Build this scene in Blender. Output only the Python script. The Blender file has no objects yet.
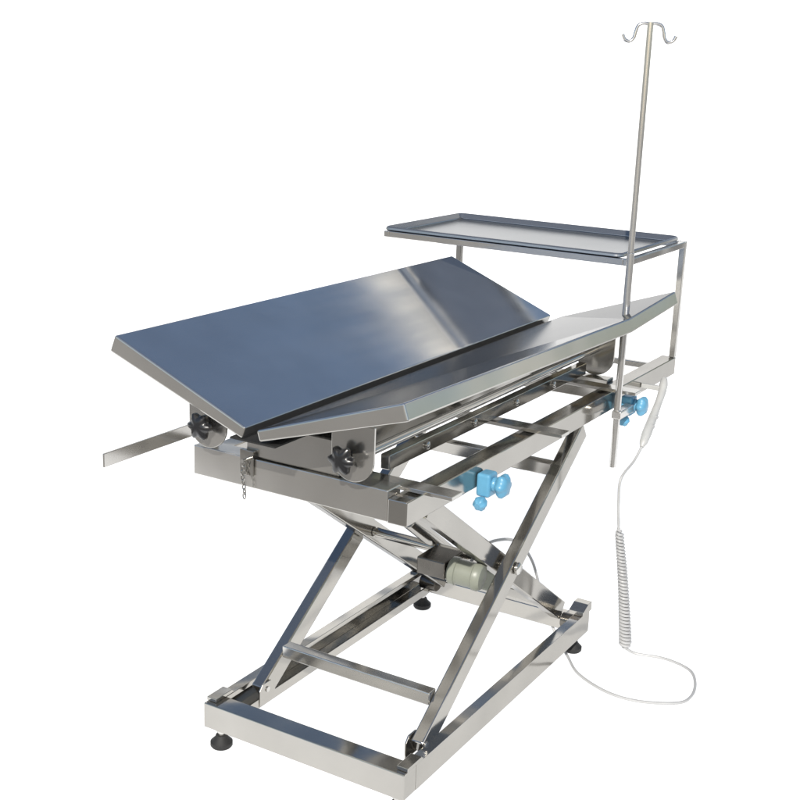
import bpy, bmesh, math, random
from mathutils import Vector, Matrix
random.seed(3)
S=bpy.context.scene
COL=S.collection
V=Vector
# ---------------------------------------------------------------- materials
def newmat(n):
    m=bpy.data.materials.new(n); m.use_nodes=True
    nt=m.node_tree; b=nt.nodes['Principled BSDF']; return m,nt,b
def steel(name,col,rough,rvar=.06,scale=(4,60,60),cvar=.12,bump=.0,wave=0,edge=.5,metal=.92):
    m,nt,b=newmat(name)
    tc=nt.nodes.new('ShaderNodeTexCoord'); mp=nt.nodes.new('ShaderNodeMapping'); mp.inputs['Scale'].default_value=scale
    nz=nt.nodes.new('ShaderNodeTexNoise'); nz.inputs['Scale'].default_value=1; nz.inputs['Detail'].default_value=5
    nt.links.new(tc.outputs['Object'],mp.inputs[0]); nt.links.new(mp.outputs[0],nz.inputs['Vector'])
    n2=nt.nodes.new('ShaderNodeTexNoise'); n2.inputs['Scale'].default_value=7; n2.inputs['Detail'].default_value=6
    nt.links.new(tc.outputs['Object'],n2.inputs['Vector'])
    mr=nt.nodes.new('ShaderNodeMapRange'); mr.inputs['From Min'].default_value=.3; mr.inputs['From Max'].default_value=.7
    mr.inputs['To Min'].default_value=max(.02,rough-rvar); mr.inputs['To Max'].default_value=rough+rvar
    nt.links.new(nz.outputs['Fac'],mr.inputs['Value']); nt.links.new(mr.outputs[0],b.inputs['Roughness'])
    cr=nt.nodes.new('ShaderNodeValToRGB'); cr.color_ramp.elements[0].position=.3; cr.color_ramp.elements[1].position=.7
    cr.color_ramp.elements[0].color=tuple(c*(1-cvar) for c in col)+(1,); cr.color_ramp.elements[1].color=tuple(min(1,c*(1+cvar)) for c in col)+(1,)
    nt.links.new(n2.outputs['Fac'],cr.inputs['Fac']); nt.links.new(cr.outputs[0],b.inputs['Base Color'])
    b.inputs['Metallic'].default_value=metal
    b.inputs['Specular Tint'].default_value=(edge,edge,edge,1)
    last=None
    if wave:
        n3=nt.nodes.new('ShaderNodeTexNoise'); n3.inputs['Scale'].default_value=7; n3.inputs['Detail'].default_value=0
        nt.links.new(tc.outputs['Object'],n3.inputs['Vector'])
        b2=nt.nodes.new('ShaderNodeBump'); b2.inputs['Strength'].default_value=wave; b2.inputs['Distance'].default_value=.03
        nt.links.new(n3.outputs['Fac'],b2.inputs['Height']); last=b2
    if bump:
        bp=nt.nodes.new('ShaderNodeBump'); bp.inputs['Strength'].default_value=bump; bp.inputs['Distance'].default_value=.002
        nt.links.new(nz.outputs['Fac'],bp.inputs['Height'])
        if last: nt.links.new(last.outputs[0],bp.inputs['Normal'])
        last=bp
    if last: nt.links.new(last.outputs[0],b.inputs['Normal'])
    return m
def plain(name,col,rough,spec=.5,coat=0):
    m,nt,b=newmat(name)
    tc=nt.nodes.new('ShaderNodeTexCoord')
    n2=nt.nodes.new('ShaderNodeTexNoise'); n2.inputs['Scale'].default_value=30; n2.inputs['Detail'].default_value=4
    nt.links.new(tc.outputs['Object'],n2.inputs['Vector'])
    cr=nt.nodes.new('ShaderNodeValToRGB'); cr.color_ramp.elements[0].position=.3; cr.color_ramp.elements[1].position=.7
    cr.color_ramp.elements[0].color=tuple(c*.92 for c in col)+(1,); cr.color_ramp.elements[1].color=tuple(min(1,c*1.05) for c in col)+(1,)
    nt.links.new(n2.outputs['Fac'],cr.inputs['Fac']); nt.links.new(cr.outputs[0],b.inputs['Base Color'])
    b.inputs['Roughness'].default_value=rough; b.inputs['Coat Weight'].default_value=coat
    return m
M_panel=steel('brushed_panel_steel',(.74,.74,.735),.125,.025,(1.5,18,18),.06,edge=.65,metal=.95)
M_panel2=steel('near_panel_steel',(.70,.71,.73),.13,.01,(1.5,12,12),.05,edge=.30,metal=.94)
M_frame=steel('frame_steel',(.46,.445,.415),.12,.02,(6,8,8),.05,wave=.22,edge=.6,metal=.95)
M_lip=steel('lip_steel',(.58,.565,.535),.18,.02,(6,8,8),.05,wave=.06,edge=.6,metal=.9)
M_bright=steel('bright_steel',(.60,.59,.565),.13,.03,(8,12,12),.05,wave=.1,edge=.65)
M_pole=steel('pole_steel',(.66,.65,.63),.18,.04,(30,30,8),.05,edge=.8,metal=.88)
M_dark=steel('dark_steel',(.16,.15,.135),.25,.08,(6,25,25),.2)
M_tray=steel('tray_steel',(.38,.39,.40),.2,.015,(3,3,3),.04,wave=.03,edge=.6,metal=.85)
M_undershade=steel('tray_underside_shade',(.10,.13,.19),.35,.03,(3,3,3),.05)  # shade painted into the tray's underside, to darken its reflection in the panel
M_black=plain('black_plastic',(.012,.012,.014),.28,coat=.3)
M_rubber=plain('black_rubber',(.012,.012,.012),.7)
M_blue=plain('cyan_blue_plastic',(.10,.30,.46),.4,coat=.15)
M_grey=plain('pale_grey_plastic',(.40,.40,.39),.4)
M_cable=plain('pale_cable',(.36,.36,.36),.45)
M_beige=plain('beige_motor_paint',(.21,.22,.18),.4)
# ---------------------------------------------------------------- helpers
def frame(d,upv=V((0,0,1))):
    d=V(d).normalized(); s=upv.cross(d)
    if s.length<1e-4: s=V((0,1,0)).cross(d)
    s.normalize(); u=d.cross(s).normalized(); return d,s,u
def bar(bm,p1,p2,w,h,upv=V((0,0,1))):
    """rectangular bar from p1 to p2, w sideways, h along up"""
    p1=V(p1);p2=V(p2); d,s,u=frame(p2-p1,upv); vs=[]
    for p in (p1,p2):
        for a,b in ((-1,-1),(1,-1),(1,1),(-1,1)): vs.append(bm.verts.new(p+s*a*w/2+u*b*h/2))
    for f in ((3,2,1,0),(4,5,6,7),(0,1,5,4),(1,2,6,5),(2,3,7,6),(3,0,4,7)): bm.faces.new([vs[i] for i in f])
def box(bm,a,b):
    a=V(a);b=V(b); vs=[bm.verts.new((x,y,z)) for z in (a.z,b.z) for x,y in ((a.x,a.y),(b.x,a.y),(b.x,b.y),(a.x,b.y))]
    for f in ((3,2,1,0),(4,5,6,7),(0,1,5,4),(1,2,6,5),(2,3,7,6),(3,0,4,7)): bm.faces.new([vs[i] for i in f])
def lathe(bm,c,axis,prof,n=28,lobes=0,amp=0):
    c=V(c); d,s,u=frame(axis); rings=[]
    for t,r in prof:
        ring=[]
        for i in range(n):
            a=2*math.pi*i/n; rr=r*(1+amp*math.cos(lobes*a)) if lobes else r
            ring.append(bm.verts.new(c+d*t+(s*math.cos(a)+u*math.sin(a))*rr))
        rings.append(ring)
    for r0,r1 in zip(rings,rings[1:]):
        for i in range(n):
            j=(i+1)%n; bm.faces.new((r0[i],r0[j],r1[j],r1[i]))
    bm.faces.new(rings[0][::-1]); bm.faces.new(rings[-1])
def cyl(bm,p1,p2,r,n=20):
    p1=V(p1);p2=V(p2); lathe(bm,p1,p2-p1,[(0,r),((p2-p1).length,r)],n)
def tube(bm,pts,r,n=10,closed=False):
    pts=[V(p) for p in pts]; m=len(pts); rings=[]; prev=None
    rr=r if isinstance(r,(list,tuple)) else [r]*m
    for k,p in enumerate(pts):
        t=(pts[(k+1)%m]-pts[k-1]) if closed else (pts[min(k+1,m-1)]-pts[max(k-1,0)])
        t.normalize()
        if prev is None:
            a=V((0,0,1)) if abs(t.z)<.9 else V((1,0,0)); s=a.cross(t).normalized()
        else: s=(prev-t*prev.dot(t)).normalized()
        prev=s; u=t.cross(s)
        rings.append([bm.verts.new(p+(s*math.cos(2*math.pi*i/n)+u*math.sin(2*math.pi*i/n))*rr[k]) for i in range(n)])
    for k in range(m if closed else m-1):
        r0,r1=rings[k],rings[(k+1)%m]
        for i in range(n):
            j=(i+1)%n; bm.faces.new((r0[i],r0[j],r1[j],r1[i]))
    if not closed: bm.faces.new(rings[0][::-1]); bm.faces.new(rings[-1])
def spline(P,n=10):
    P=[V(p) for p in P]; out=[]; Q=[P[0]*2-P[1]]+P+[P[-1]*2-P[-2]]
    for i in range(1,len(Q)-2):
        a,b,c,d=Q[i-1:i+3]
        for k in range(n):
            t=k/n; out.append(.5*((2*b)+(c-a)*t+(2*a-5*b+4*c-d)*t*t+(3*b-a-3*c+d)*t**3))
    out.append(P[-1]); return out
def prism(bm,pts,ext):
    """polygon pts extruded by vector ext"""
    a=[bm.verts.new(V(p)) for p in pts]; b=[bm.verts.new(V(p)+V(ext)) for p in pts]; n=len(a)
    bm.faces.new(a[::-1]); bm.faces.new(b)
    for i in range(n): j=(i+1)%n; bm.faces.new((a[i],a[j],b[j],b[i]))
def obj(name,bm,mat,parent=None,bev=.0015,smooth=False,segs=2):
    bmesh.ops.recalc_face_normals(bm,faces=bm.faces)
    me=bpy.data.meshes.new(name); bm.to_mesh(me); bm.free()
    me.materials.append(mat)
    o=bpy.data.objects.new(name,me); COL.objects.link(o)
    if parent: o.parent=parent
    if smooth:
        for p in me.polygons: p.use_smooth=True
        try: me.set_sharp_from_angle(angle=math.radians(40))
        except Exception: pass
    if bev:
        b=o.modifiers.new('bevel','BEVEL'); b.width=bev; b.segments=segs; b.limit_method='ANGLE'; b.angle_limit=math.radians(40); b.harden_normals=False
    return o
def thing(name,label,cat,loc=(0,0,0),group=None):
    o=bpy.data.objects.new(name,None); COL.objects.link(o); o.location=(0,0,0)
    o['label']=label; o['category']=cat
    if group:o['group']=group
    return o
NB=bmesh.new
# ---------------------------------------------------------------- table
T=thing('operating_table','stainless steel veterinary operating table with V shaped top on a scissor lift base','operating table')
# base frame
X0,X1,W=-.441,.478,.249; z0,z1=.05,.107; w=.048
YO=.010   # the base sits a little off the lift's centre line
bm=NB(); box(bm,(X0,-W+YO,z0),(X0+w,W+YO,z1)); obj('base_crossbeam',bm,M_frame,T,.002)
bm=NB(); box(bm,(X1-.036,-W+YO+.052,z0+.002),(X1-.004,W+YO-.052,z1-.012)); obj('base_crossbeam',bm,M_frame,T,.002)
for s in (-1,1):
    bm=NB()
    # C channel open to the inside, profile in y,z
    t=.004; y=lambda q:s*(W-q)+YO
    P=[(y(0),z0),(y(.050),z0),(y(.050),z0+.022),(y(.050-t),z0+.022),(y(.050-t),z0+t),(y(t),z0+t),(y(t),z1-t),(y(.020),z1-t),(y(.020),z1-.012),(y(.024),z1-.012),(y(.024),z1),(y(0),z1)]
    prism(bm,[(X0+w+.0006,a,b) for a,b in P],(X1-X0-w,0,0))
    rl=obj('base_rail',bm,M_frame,T,.0008)
    bm=NB(); q0=(X1-.05)
    lo,hi=sorted((y(-.003),y(.036)))
    prism(bm,[(q0,lo,z1+.001),(X1+.004,lo,z1+.001),(X1+.004,lo,z1+.024),(X1-.02,lo,z1+.024),(q0,lo,z1+.012)],(0,hi-lo,0)); obj('end_stop',bm,M_frame,T,.0008)
    lo,hi=sorted((y(-.001),y(.024)))
    bm=NB(); prism(bm,[(X0+.012,lo,z1+.0008),(X0+.075,lo,z1+.0008),(X0+.066,lo,z1+.009),(X0+.012,lo,z1+.009)],(0,hi-lo,0)); obj('end_stop',bm,M_frame,T,.0008)
for x in (X0+.026,.448):
    for s in (-1,1):
        bm=NB(); c=(x,s*.222+YO,0)
        lathe(bm,c,(0,0,1),[(0,.021),(.004,.024),(.012,.024),(.022,.014),(.028,.012)],24)
        f=obj('foot',bm,M_rubber,T,0,True)
        bm=NB(); cyl(bm,(c[0],c[1],.027),(c[0],c[1],.052),.007); lathe(bm,(c[0],c[1],.036),(0,0,1),[(0,.012),(.008,.012)],6)
        obj('foot_bolt',bm,M_bright,f,0)
# scissor arms
AW,AH=.028,.047
Bt=(-.318,.095); Tp=(.41,.60); Bt2=(.44,.105); Tp2=(-.285,.60)
for s in (-1,1):
    y=s*.202
    bm=NB(); bar(bm,(Bt[0],y,Bt[1]),(Tp[0],y,Tp[1]),AW,AH); obj('scissor_arm',bm,M_frame,T,.003)
    y=s*.168
    bm=NB(); bar(bm,(Bt2[0],y,Bt2[1]),(Tp2[0],y,Tp2[1]),AW,AH); obj('scissor_arm',bm,M_frame,T,.003)
    bm=NB(); lathe(bm,(.064,s*.15,.360),(0,s,0),[(0,.009),(.068,.009),(.069,.014),(.074,.014),(.077,.010)],24); obj('pivot_bolt',bm,M_bright,T,0,True)
    bm=NB(); prism(bm,[(-.345,s*.202-s*.0155,.075),(-.29,s*.202-s*.0155,.075),(-.29,s*.202-s*.0155,.105),(-.305,s*.202-s*.0155,.125),(-.335,s*.202-s*.0155,.125),(-.345,s*.202-s*.0155,.112)],(0,-s*.004,0)); pb=obj('pivot_bracket',bm,M_frame,T,.0008)
    bm=NB(); cyl(bm,(-.318,s*.18,.108),(-.318,s*.220,.108),.006); obj('pivot_bolt',bm,M_bright,pb,0,True)
    bm=NB(); cyl(bm,(.44,s*.183,.082),(.44,s*.230,.082),.019,24); obj('roller',bm,M_dark,T,.001,True)
bm=NB(); bar(bm,(-.245,-.187,.172),(-.245,.187,.172),.028,.028); obj('crossbar',bm,M_bright,T,.002)
bm=NB(); bar(bm,(.36,-.153,.16),(.36,.153,.16),.024,.024); obj('crossbar',bm,M_frame,T,.002)
bm=NB(); bar(bm,(.30,-.187,.525),(.30,.187,.525),.03,.03); obj('crossbar',bm,M_frame,T,.002)
bm=NB(); cyl(bm,(.064,-.149,.360),(.064,.149,.360),.012); obj('pivot_shaft',bm,M_frame,T,0,True)
# upper frame
UX0,UX1,UW=-.483,.60,.2456; uz0,uz1=.636,.690
bm=NB(); box(bm,(UX0,-UW+.041,uz0),(UX0+.045,UW,uz1+.006)); obj('frame_crossbeam',bm,M_lip,T,.002)
bm=NB(); box(bm,(UX1-.04,-UW+.041,uz0),(UX1,UW-.041,uz1)); obj('frame_crossbeam',bm,M_frame,T,.002)
bm=NB(); box(bm,(UX0-.001,-UW,uz0-.001),(.955,-UW+.04,uz1-.008)); obj('side_rail',bm,M_frame,T,.002)
bm=NB(); box(bm,(UX0+.046,UW-.04,uz0),(.60,UW,uz1-.008)); obj('side_rail',bm,M_frame,T,.002)
for s in (-1,1):
    bm=NB(); box(bm,(-.34,s*.172-.02,.597),(.43,s*.172+.02,.634)); obj('slide_channel',bm,M_frame,T,.002)
# mounting box at the near end, between the discs
bm=NB(); box(bm,(-.478,-.095,.698),(-.36,.120,.768)); obj('mounting_box',bm,M_lip,T,.003)
# flat outriggers
for x in (-.42,.06,.49):
    bm=NB(); box(bm,(x-.020,-.312,uz1-.004),(x+.020,-.02 if x>-.3 else -.10,uz1+.004)); obj('flat_strut',bm,M_bright,T,.001)
bm=NB(); prism(bm,[(-.39,-.150,.698),(-.39,-.130,.698),(-.39,-.130,.728),(-.39,-.150,.728)],(.94,0,0)); lb=obj('long_beam',bm,M_frame,T,.002)
for x in (-.25,-.05,.15,.35):
    bm=NB(); lathe(bm,(x,-.1505,.713),(0,-1,0),[(0,.008),(.004,.008),(.006,.005)],16); obj('bolt',bm,M_bright,lb,0,True)
# gutter under the tabletop
bm=NB(); prism(bm,[(-.355,-.095,.778),(-.355,-.080,.715),(-.355,.080,.715),(-.355,.095,.778)],(.955,0,0)); gt=obj('drain_gutter',bm,M_frame,T,.002)
bm=NB(); box(bm,(-.615,-.05,.779),(.672,.05,.782)); obj('gap_shade_strip',bm,M_rubber,gt,0)  # black strip below the panel gap, stands in for the shade inside it
# tie bar
bm=NB(); box(bm,(-.725,.250,.712),(-.40,.254,.738)); obj('tie_bar',bm,M_lip,T,.0008)
# bracket, pin, chain
bm=NB(); prism(bm,[(-.4845,.095,.662),(-.4885,.095,.662),(-.4885,.095,.712),(-.479,.095,.712),(-.479,.095,.708),(-.4845,.095,.708)],(0,.032,0))
br=obj('latch_bracket',bm,M_frame,T,.0008)
bm=NB(); cyl(bm,(-.503,.110,.694),(-.4885,.110,.694),.0038); obj('latch_pin',bm,M_bright,br,0,True)
bm=NB()
for k in range(8):
    c=V((-.497+.001*math.sin(k),.111+.003*math.sin(k*.8),.687-k*.0092)); pts=[]
    for i in range(14):
        a=2*math.pi*i/14
        if k%2: pts.append(c+V((0,.0034*math.cos(a),.0064*math.sin(a))))
        else: pts.append(c+V((.0034*math.cos(a),0,.0064*math.sin(a))))
    tube(bm,pts,.0012,6,True)
obj('chain',bm,M_frame,br,0,True)
# tabletop panels: a folded sheet, top face plus lips turned down all round
TX0,TX1=-.6208,.6792
def panel(ti,th,mat):
    a=V(ti[0]); b=V(ti[-1]); c=V(ti[1])
    n=(c-a).cross(b-a).normalized()
    if n.z<0: n=-n
    bm=NB(); top=[bm.verts.new(V(p)) for p in ti]; k=len(ti)
    bot=[bm.verts.new(V(p)-n*th*(.65 if i<2 else 1)) for i,p in enumerate(ti)]
    if k==5:
        bm.faces.new((top[0],top[1],top[3],top[4])); bm.faces.new((top[1],top[2],top[3]))
        bm.faces.new((bot[4],bot[3],bot[1],bot[0])); bm.faces.new((bot[3],bot[2],bot[1]))
    else:
        bm.faces.new(top); bm.faces.new(bot[::-1])
    for i in range(k):
        j=(i+1)%k; bm.faces.new((top[i],bot[i],bot[j],top[j]))
    o=obj('tabletop_panel',bm,mat,T,.0035,False,3)
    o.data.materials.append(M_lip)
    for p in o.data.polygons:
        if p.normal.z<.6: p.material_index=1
    return o
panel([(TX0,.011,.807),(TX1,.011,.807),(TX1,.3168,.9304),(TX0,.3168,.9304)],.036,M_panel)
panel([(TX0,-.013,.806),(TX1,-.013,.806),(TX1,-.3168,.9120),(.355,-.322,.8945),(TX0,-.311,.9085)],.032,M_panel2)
# support discs and knobs
def disc(x,y,zt,zb,r,knob=True,kz=None):
    bm=NB(); zc=zb+r; pts=[]
    for i in range(19):
        a=math.pi+math.pi*i/18; pts.append((x,y+r*math.cos(a),zc+r*math.sin(a)))
    pts+= [(x,y+r,zt),(x,y-r,zt)]
    prism(bm,pts,(.006,0,0)); d=obj('support_disc',bm,M_lip,T,.001)
    if knob:
        kz=kz or zc
        ky=y if y>0 else y+.008
        bm=NB(); lathe(bm,(x-.001,ky,kz),(-1,0,0),[(0,.009),(.012,.009),(.013,.020),(.018,.0235),(.026,.0235),(.031,.018),(.033,.009)],48,6,.16)
        obj('star_knob',bm,M_black,d,0,True)
    return d
disc(-.52,-.150,.82,.712,.045,kz=.757)
disc(-.52,.180,.83,.712,.045,kz=.760)
disc(.59,-.155,.83,.69,.05,knob=False)
disc(.59,.178,.83,.69,.056,knob=False)
bm=NB(); cyl(bm,(-.513,-.155,.757),(.589,-.155,.757),.009); obj('tilt_shaft',bm,M_bright,T,0,True)
bm=NB(); cyl(bm,(-.513,.180,.76),(.589,.180,.76),.009); obj('tilt_shaft',bm,M_bright,T,0,True)
# actuator
bm=NB(); cyl(bm,(.34,.0,.18),(-.05,.0,.46),.018); cyl(bm,(-.05,0,.46),(-.22,0,.60),.010)
ac=obj('lift_actuator',bm,M_frame,T,.001,True)
bm=NB(); lathe(bm,(-.020,-.094,.356),(.12,-1,-.06),[(0,.024),(.005,.031),(.018,.032),(.020,.029),(.058,.029),(.060,.032),(.072,.032),(.078,.027),(.080,.012)],36)
obj('motor',bm,M_beige,ac,0,True)
bm=NB(); box(bm,(-.040,-.092,.336),(.045,-.02,.376)); obj('motor_bracket',bm,M_dark,ac,.003)
bm=NB(); box(bm,(.225,-.10,.205),(.30,-.02,.262)); obj('gearbox',bm,M_beige,ac,.008,False,3)
# tray stand at the far end
bm=NB()
q=.016
bar(bm,(.947,-.238,.683),(.947,-.238,1.0),q,q,V((1,0,0)))
bar(bm,(.947,.436,.62),(.947,.436,1.0),q,q,V((1,0,0)))
bar(bm,(.938,-.204,.650),(.938,.444,.650),q,q)
for y in (-.238,.436): bar(bm,(.53,y,.992),(.939,y,.992),q,q)
bar(bm,(.538,-.230,.992),(.538,.428,.992),q,q); bar(bm,(.947,-.230,.992),(.947,.428,.992),q,q)
obj('tray_stand',bm,M_bright,T,.0015)
# ---------------------------------------------------------------- tray
def rrect(x0,x1,y0,y1,r,z,n=6):
    out=[]
    for cx,cy,a0 in ((x1-r,y1-r,0),(x0+r,y1-r,90),(x0+r,y0+r,180),(x1-r,y0+r,270)):
        for i in range(n+1):
            a=math.radians(a0+90*i/n); out.append(V((cx+r*math.cos(a),cy+r*math.sin(a),z)))
    return out
bm=NB()
loops=[]
for ins,z in ((.06,.994),(.024,.994),(.018,.998),(.012,1.001),(.003,1.0015),(.000,1.004),(.001,1.009),(.005,1.012),(.009,1.010),(.015,.999),(.020,.9965),(.027,.9962),(.034,.9962)):
    loops.append([bm.verts.new(v) for v in rrect(.529+ins,.957-ins,-.226+ins,.448-ins,max(.022-ins,.006),z)])
for a,b in zip(loops,loops[1:]):
    for i in range(len(a)):
        j=(i+1)%len(a); bm.faces.new((a[i],a[j],b[j],b[i]))
f1=bm.faces.new(loops[0][::-1]); f2=bm.faces.new(loops[-1])
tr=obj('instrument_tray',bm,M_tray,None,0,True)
tr.data.materials.append(M_undershade)
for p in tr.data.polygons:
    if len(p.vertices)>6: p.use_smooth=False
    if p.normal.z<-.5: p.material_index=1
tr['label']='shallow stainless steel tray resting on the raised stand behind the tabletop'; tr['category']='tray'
# ---------------------------------------------------------------- iv pole
def clamp(parent,x,y,z):
    bm=NB(); box(bm,(x-.019,y-.018,z-.024),(x+.019,y+.012,z+.024))
    lathe(bm,(x,y-.016,z+.002),(0,-1,0),[(0,.016),(.012,.014)],20)
    c=obj('rail_bracket',bm,M_blue,parent,.009,False,4)
    bm=NB(); lathe(bm,(x,y-.026,z+.002),(0,-1,0),[(0,.012),(.004,.019),(.010,.023),(.016,.023),(.022,.018),(.025,.010)],48,6,.09)
    obj('clamp_knob',bm,M_blue,c,0,True)
    bm=NB(); lathe(bm,(x-.017,y-.005,z-.030),(-1,0,-.3),[(0,.009),(.012,.014),(.020,.012),(.024,.007)],40,6,.08)
    obj('clamp_knob',bm,M_blue,c,0,True)
    return c
P=thing('iv_pole','tall thin steel drip pole with double hook clamped to the right rail','drip pole')
px,py=.444,-.2796
bm=NB(); cyl(bm,(px,py,.509),(px,py,1.03),.0085); obj('lower_tube',bm,M_pole,P,.001,True)
bm=NB(); cyl(bm,(px,py,1.0305),(px,py,1.541),.0070); obj('upper_tube',bm,M_pole,P,.0005,True)
R=V((.508,-.861,0))
bm=NB(); c=V((px,py,0))
def hk(s): 
    pts=[(0,1.537),(.014*s,1.538),(.026*s,1.533),(.031*s,1.520),(.034*s,1.507),(.042*s,1.499),(.053*s,1.502),(.059*s,1.513)]
    return spline([c+R*a+V((0,0,b)) for a,b in pts],6)
for s in (-1,1):
    p=hk(s); tube(bm,p,.0038,10)
obj('hook',bm,M_pole,P,0,True)
bm=NB(); box(bm,(px-.013,-.294,.632),(px+.075,-.2705,.652)); obj('pole_clamp',bm,M_pole,P,.003)
clamp(P,.540,-.2685,.643)
K=thing('rail_clamp','empty bright blue clamp on the right side rail near the middle','clamp')
clamp(K,-.20,-.2585,.643)
# ---------------------------------------------------------------- hand controller
H=thing('hand_controller','pale grey corded hand controller hanging off the rail with coiled cord','hand controller')
bm=NB()
hp=spline([(.718,-.298,.681),(.688,-.304,.648),(.642,-.308,.614),(.588,-.312,.578),(.540,-.315,.542)],8)
m_=len(hp)-1; hr=[]
KR=[(0,.004),(.03,.008),(.12,.0108),(.4,.0090),(.6,.0108),(.82,.0122),(.94,.010),(1,.0045)]
for i in range(m_+1):
    t=i/m_
    for (t0,r0),(t1,r1) in zip(KR,KR[1:]):
        if t0<=t<=t1: hr.append(r0+(r1-r0)*(t-t0)/(t1-t0)); break
tube(bm,hp,hr,24)
b=hp[-1]
hs=obj('handset',bm,M_grey,H,0,True)
for t in (.62,.74):
    bm=NB(); p=hp[int(t*m_)]+V((-.004,-.0098,.001)); lathe(bm,p,(-.4,-1,.1),[(0,.0055),(.0030,.0045)],16)
    obj('button',bm,M_cable,hs,0,True)
bm=NB(); box(bm,(.690,-.296,.650),(.702,-.2465,.662)); obj('hanging_hook',bm,M_grey,hs,.002)
bm=NB(); pts=spline([b,b+V((-.03,.006,-.03)),V((.455,-.300,.48)),V((.452,-.30,.42)),V((.462,-.303,.345))],8)
N=36; c0=V((.462,-.303,.350)); c1=V((.500,-.335,.018)); coil=[]
for i in range(N*12+1):
    t=i/(N*12); ang=2*math.pi*N*t; cc=c0.lerp(c1,t)+V((.008*math.sin(t*3.1),0,0))
    rr=(.0075+.0060*t)*min(1,t*20+.1,(1-t)*20+.1)
    coil.append(cc+V((rr*math.cos(ang),rr*math.sin(ang),0)))
tube(bm,pts,.0032,8); obj('cord',bm,M_cable,H,0,True)
bm=NB(); tube(bm,coil,.0037,7); obj('coiled_cord',bm,M_cable,H,0,True)
bm=NB(); g=[(.500,-.335,.02),(.515,-.36,.006),(.532,-.43,.005),(.51,-.50,.005),(.451,-.535,.005),(.38,-.548,.005),(.329,-.530,.005),(.285,-.45,.005),(.285,-.37,.005),(.33,-.28,.005),(.40,-.22,.006),(.455,-.16,.03),(.44,-.125,.12),(.39,-.11,.24),(.30,-.105,.32),(.20,-.10,.355),(.10,-.105,.368),(.03,-.12,.362),(-.01,-.13,.357)]
tube(bm,spline(g,10),.0036,8); obj('floor_cable',bm,M_cable,H,0,True)
# ---------------------------------------------------------------- setting
cam_xy=V((-2.3027,-1.2958,0)); F=V((.8613,.5081,0)); Rr=V((.5081,-.8613,0))
m,nt,b_=newmat('glowing_white_backdrop'); b_.inputs['Base Color'].default_value=(.35,.35,.35,1); b_.inputs['Roughness'].default_value=1; b_.inputs['Specular IOR Level'].default_value=0
b_.inputs['Emission Color'].default_value=(1,1,1,1); b_.inputs['Emission Strength'].default_value=.94  # sheet glows by itself so that cast shadows wash out to white
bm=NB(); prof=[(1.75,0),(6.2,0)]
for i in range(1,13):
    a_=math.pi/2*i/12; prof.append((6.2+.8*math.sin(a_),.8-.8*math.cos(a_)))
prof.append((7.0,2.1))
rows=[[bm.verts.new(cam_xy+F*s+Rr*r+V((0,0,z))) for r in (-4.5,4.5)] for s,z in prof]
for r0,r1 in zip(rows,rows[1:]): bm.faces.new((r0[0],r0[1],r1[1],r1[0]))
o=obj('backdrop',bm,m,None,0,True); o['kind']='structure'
m,nt,b_=newmat('brown_ground')
nz=nt.nodes.new('ShaderNodeTexNoise'); nz.inputs['Scale'].default_value=3; nz.inputs['Detail'].default_value=8
tc=nt.nodes.new('ShaderNodeTexCoord'); nt.links.new(tc.outputs['Object'],nz.inputs['Vector'])
cr=nt.nodes.new('ShaderNodeValToRGB'); cr.color_ramp.elements[0].color=(.14,.132,.12,1); cr.color_ramp.elements[1].color=(.32,.30,.275,1)
nt.links.new(nz.outputs['Fac'],cr.inputs[0]); nt.links.new(cr.outputs[0],b_.inputs['Base Color']); b_.inputs['Roughness'].default_value=.9
bm=NB(); vs=[bm.verts.new((x,y,-.006)) for x,y in ((-400,-400),(400,-400),(400,400),(-400,400))]; bm.faces.new(vs)
o=obj('ground',bm,m,None,0); o['kind']='structure'
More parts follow.
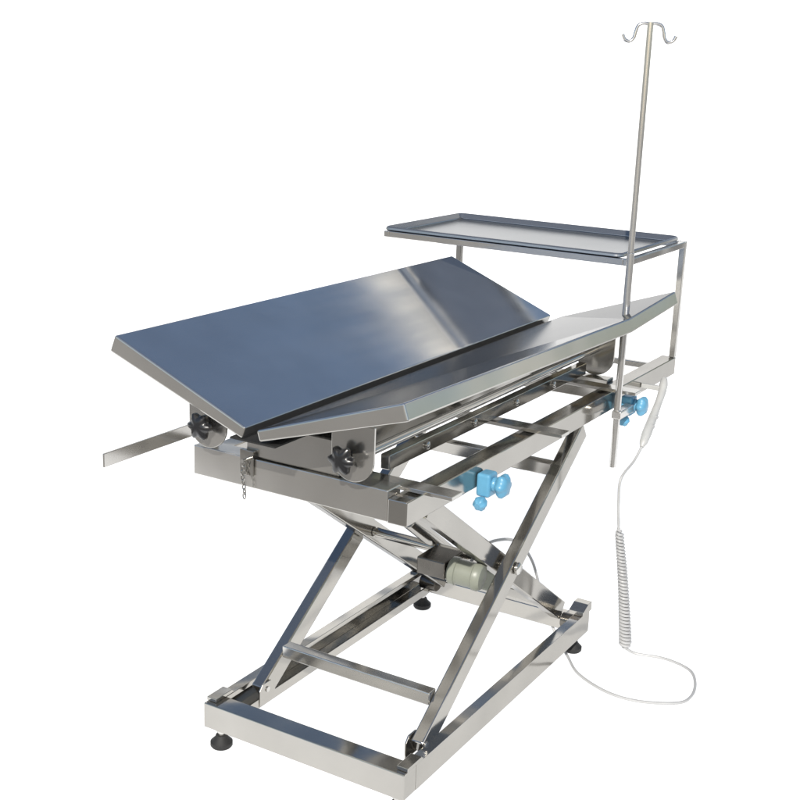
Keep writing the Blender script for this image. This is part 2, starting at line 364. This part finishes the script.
# pale unseen frame added behind the sheet, reflected as the left panel's bright streak
mw=plain('cream_reflector',(.80,.77,.71),.9)
bm=NB(); prism(bm,[(6.2,-4.0,-.005),(6.2,-3.6,-.005),(6.2,-3.6,4.16),(6.2,7.0,4.16),(6.2,7.0,-.005),(6.2,7.4,-.005),(6.2,7.4,4.42),(6.2,-4.0,4.42)],(.4,0,0)); o=obj('streak_reflector',bm,mw,None,.01); o['kind']='structure'
# ---------------------------------------------------------------- light
w_=bpy.data.worlds.new('World'); S.world=w_; w_.use_nodes=True; nt=w_.node_tree
sky=nt.nodes.new('ShaderNodeTexSky'); sky.sky_type='NISHITA'; sky.sun_disc=False
sv=V((-.76,-.30,.57)).normalized(); el=math.asin(sv.z); az=math.atan2(sv.y,sv.x)
sky.sun_elevation=el; sky.sun_rotation=math.pi/2-az
sky.air_density=1.0; sky.dust_density=1.0
nt.links.new(sky.outputs[0],nt.nodes['Background'].inputs[0]); nt.nodes['Background'].inputs[1].default_value=.108
sl=bpy.data.lights.new('sun','SUN'); sl.energy=4.8; sl.angle=math.radians(.5); sl.color=(1,.965,.90)
so=bpy.data.objects.new('sun',sl); COL.objects.link(so); so.rotation_euler=sv.to_track_quat('Z','Y').to_euler()
S.view_settings.view_transform='Standard'; S.view_settings.look='None'; S.view_settings.exposure=0
# ---------------------------------------------------------------- camera
yaw,pi_,ro=0.5329,0.2687,0.0377
fw=V((math.cos(yaw)*math.cos(pi_),math.sin(yaw)*math.cos(pi_),-math.sin(pi_))); rt=V((math.sin(yaw),-math.cos(yaw),0)); up=rt.cross(fw)
r2=rt*math.cos(ro)+up*math.sin(ro); u2=up*math.cos(ro)-rt*math.sin(ro)
cd=bpy.data.cameras.new('camera'); co=bpy.data.objects.new('camera',cd); COL.objects.link(co)
Mx=Matrix((r2,u2,-fw)).transposed().to_4x4(); Mx.translation=V((-2.3027,-1.2958,1.4503)); co.matrix_world=Mx
cd.sensor_width=36; cd.lens=1250.77/800*36; cd.clip_end=2000
S.camera=co
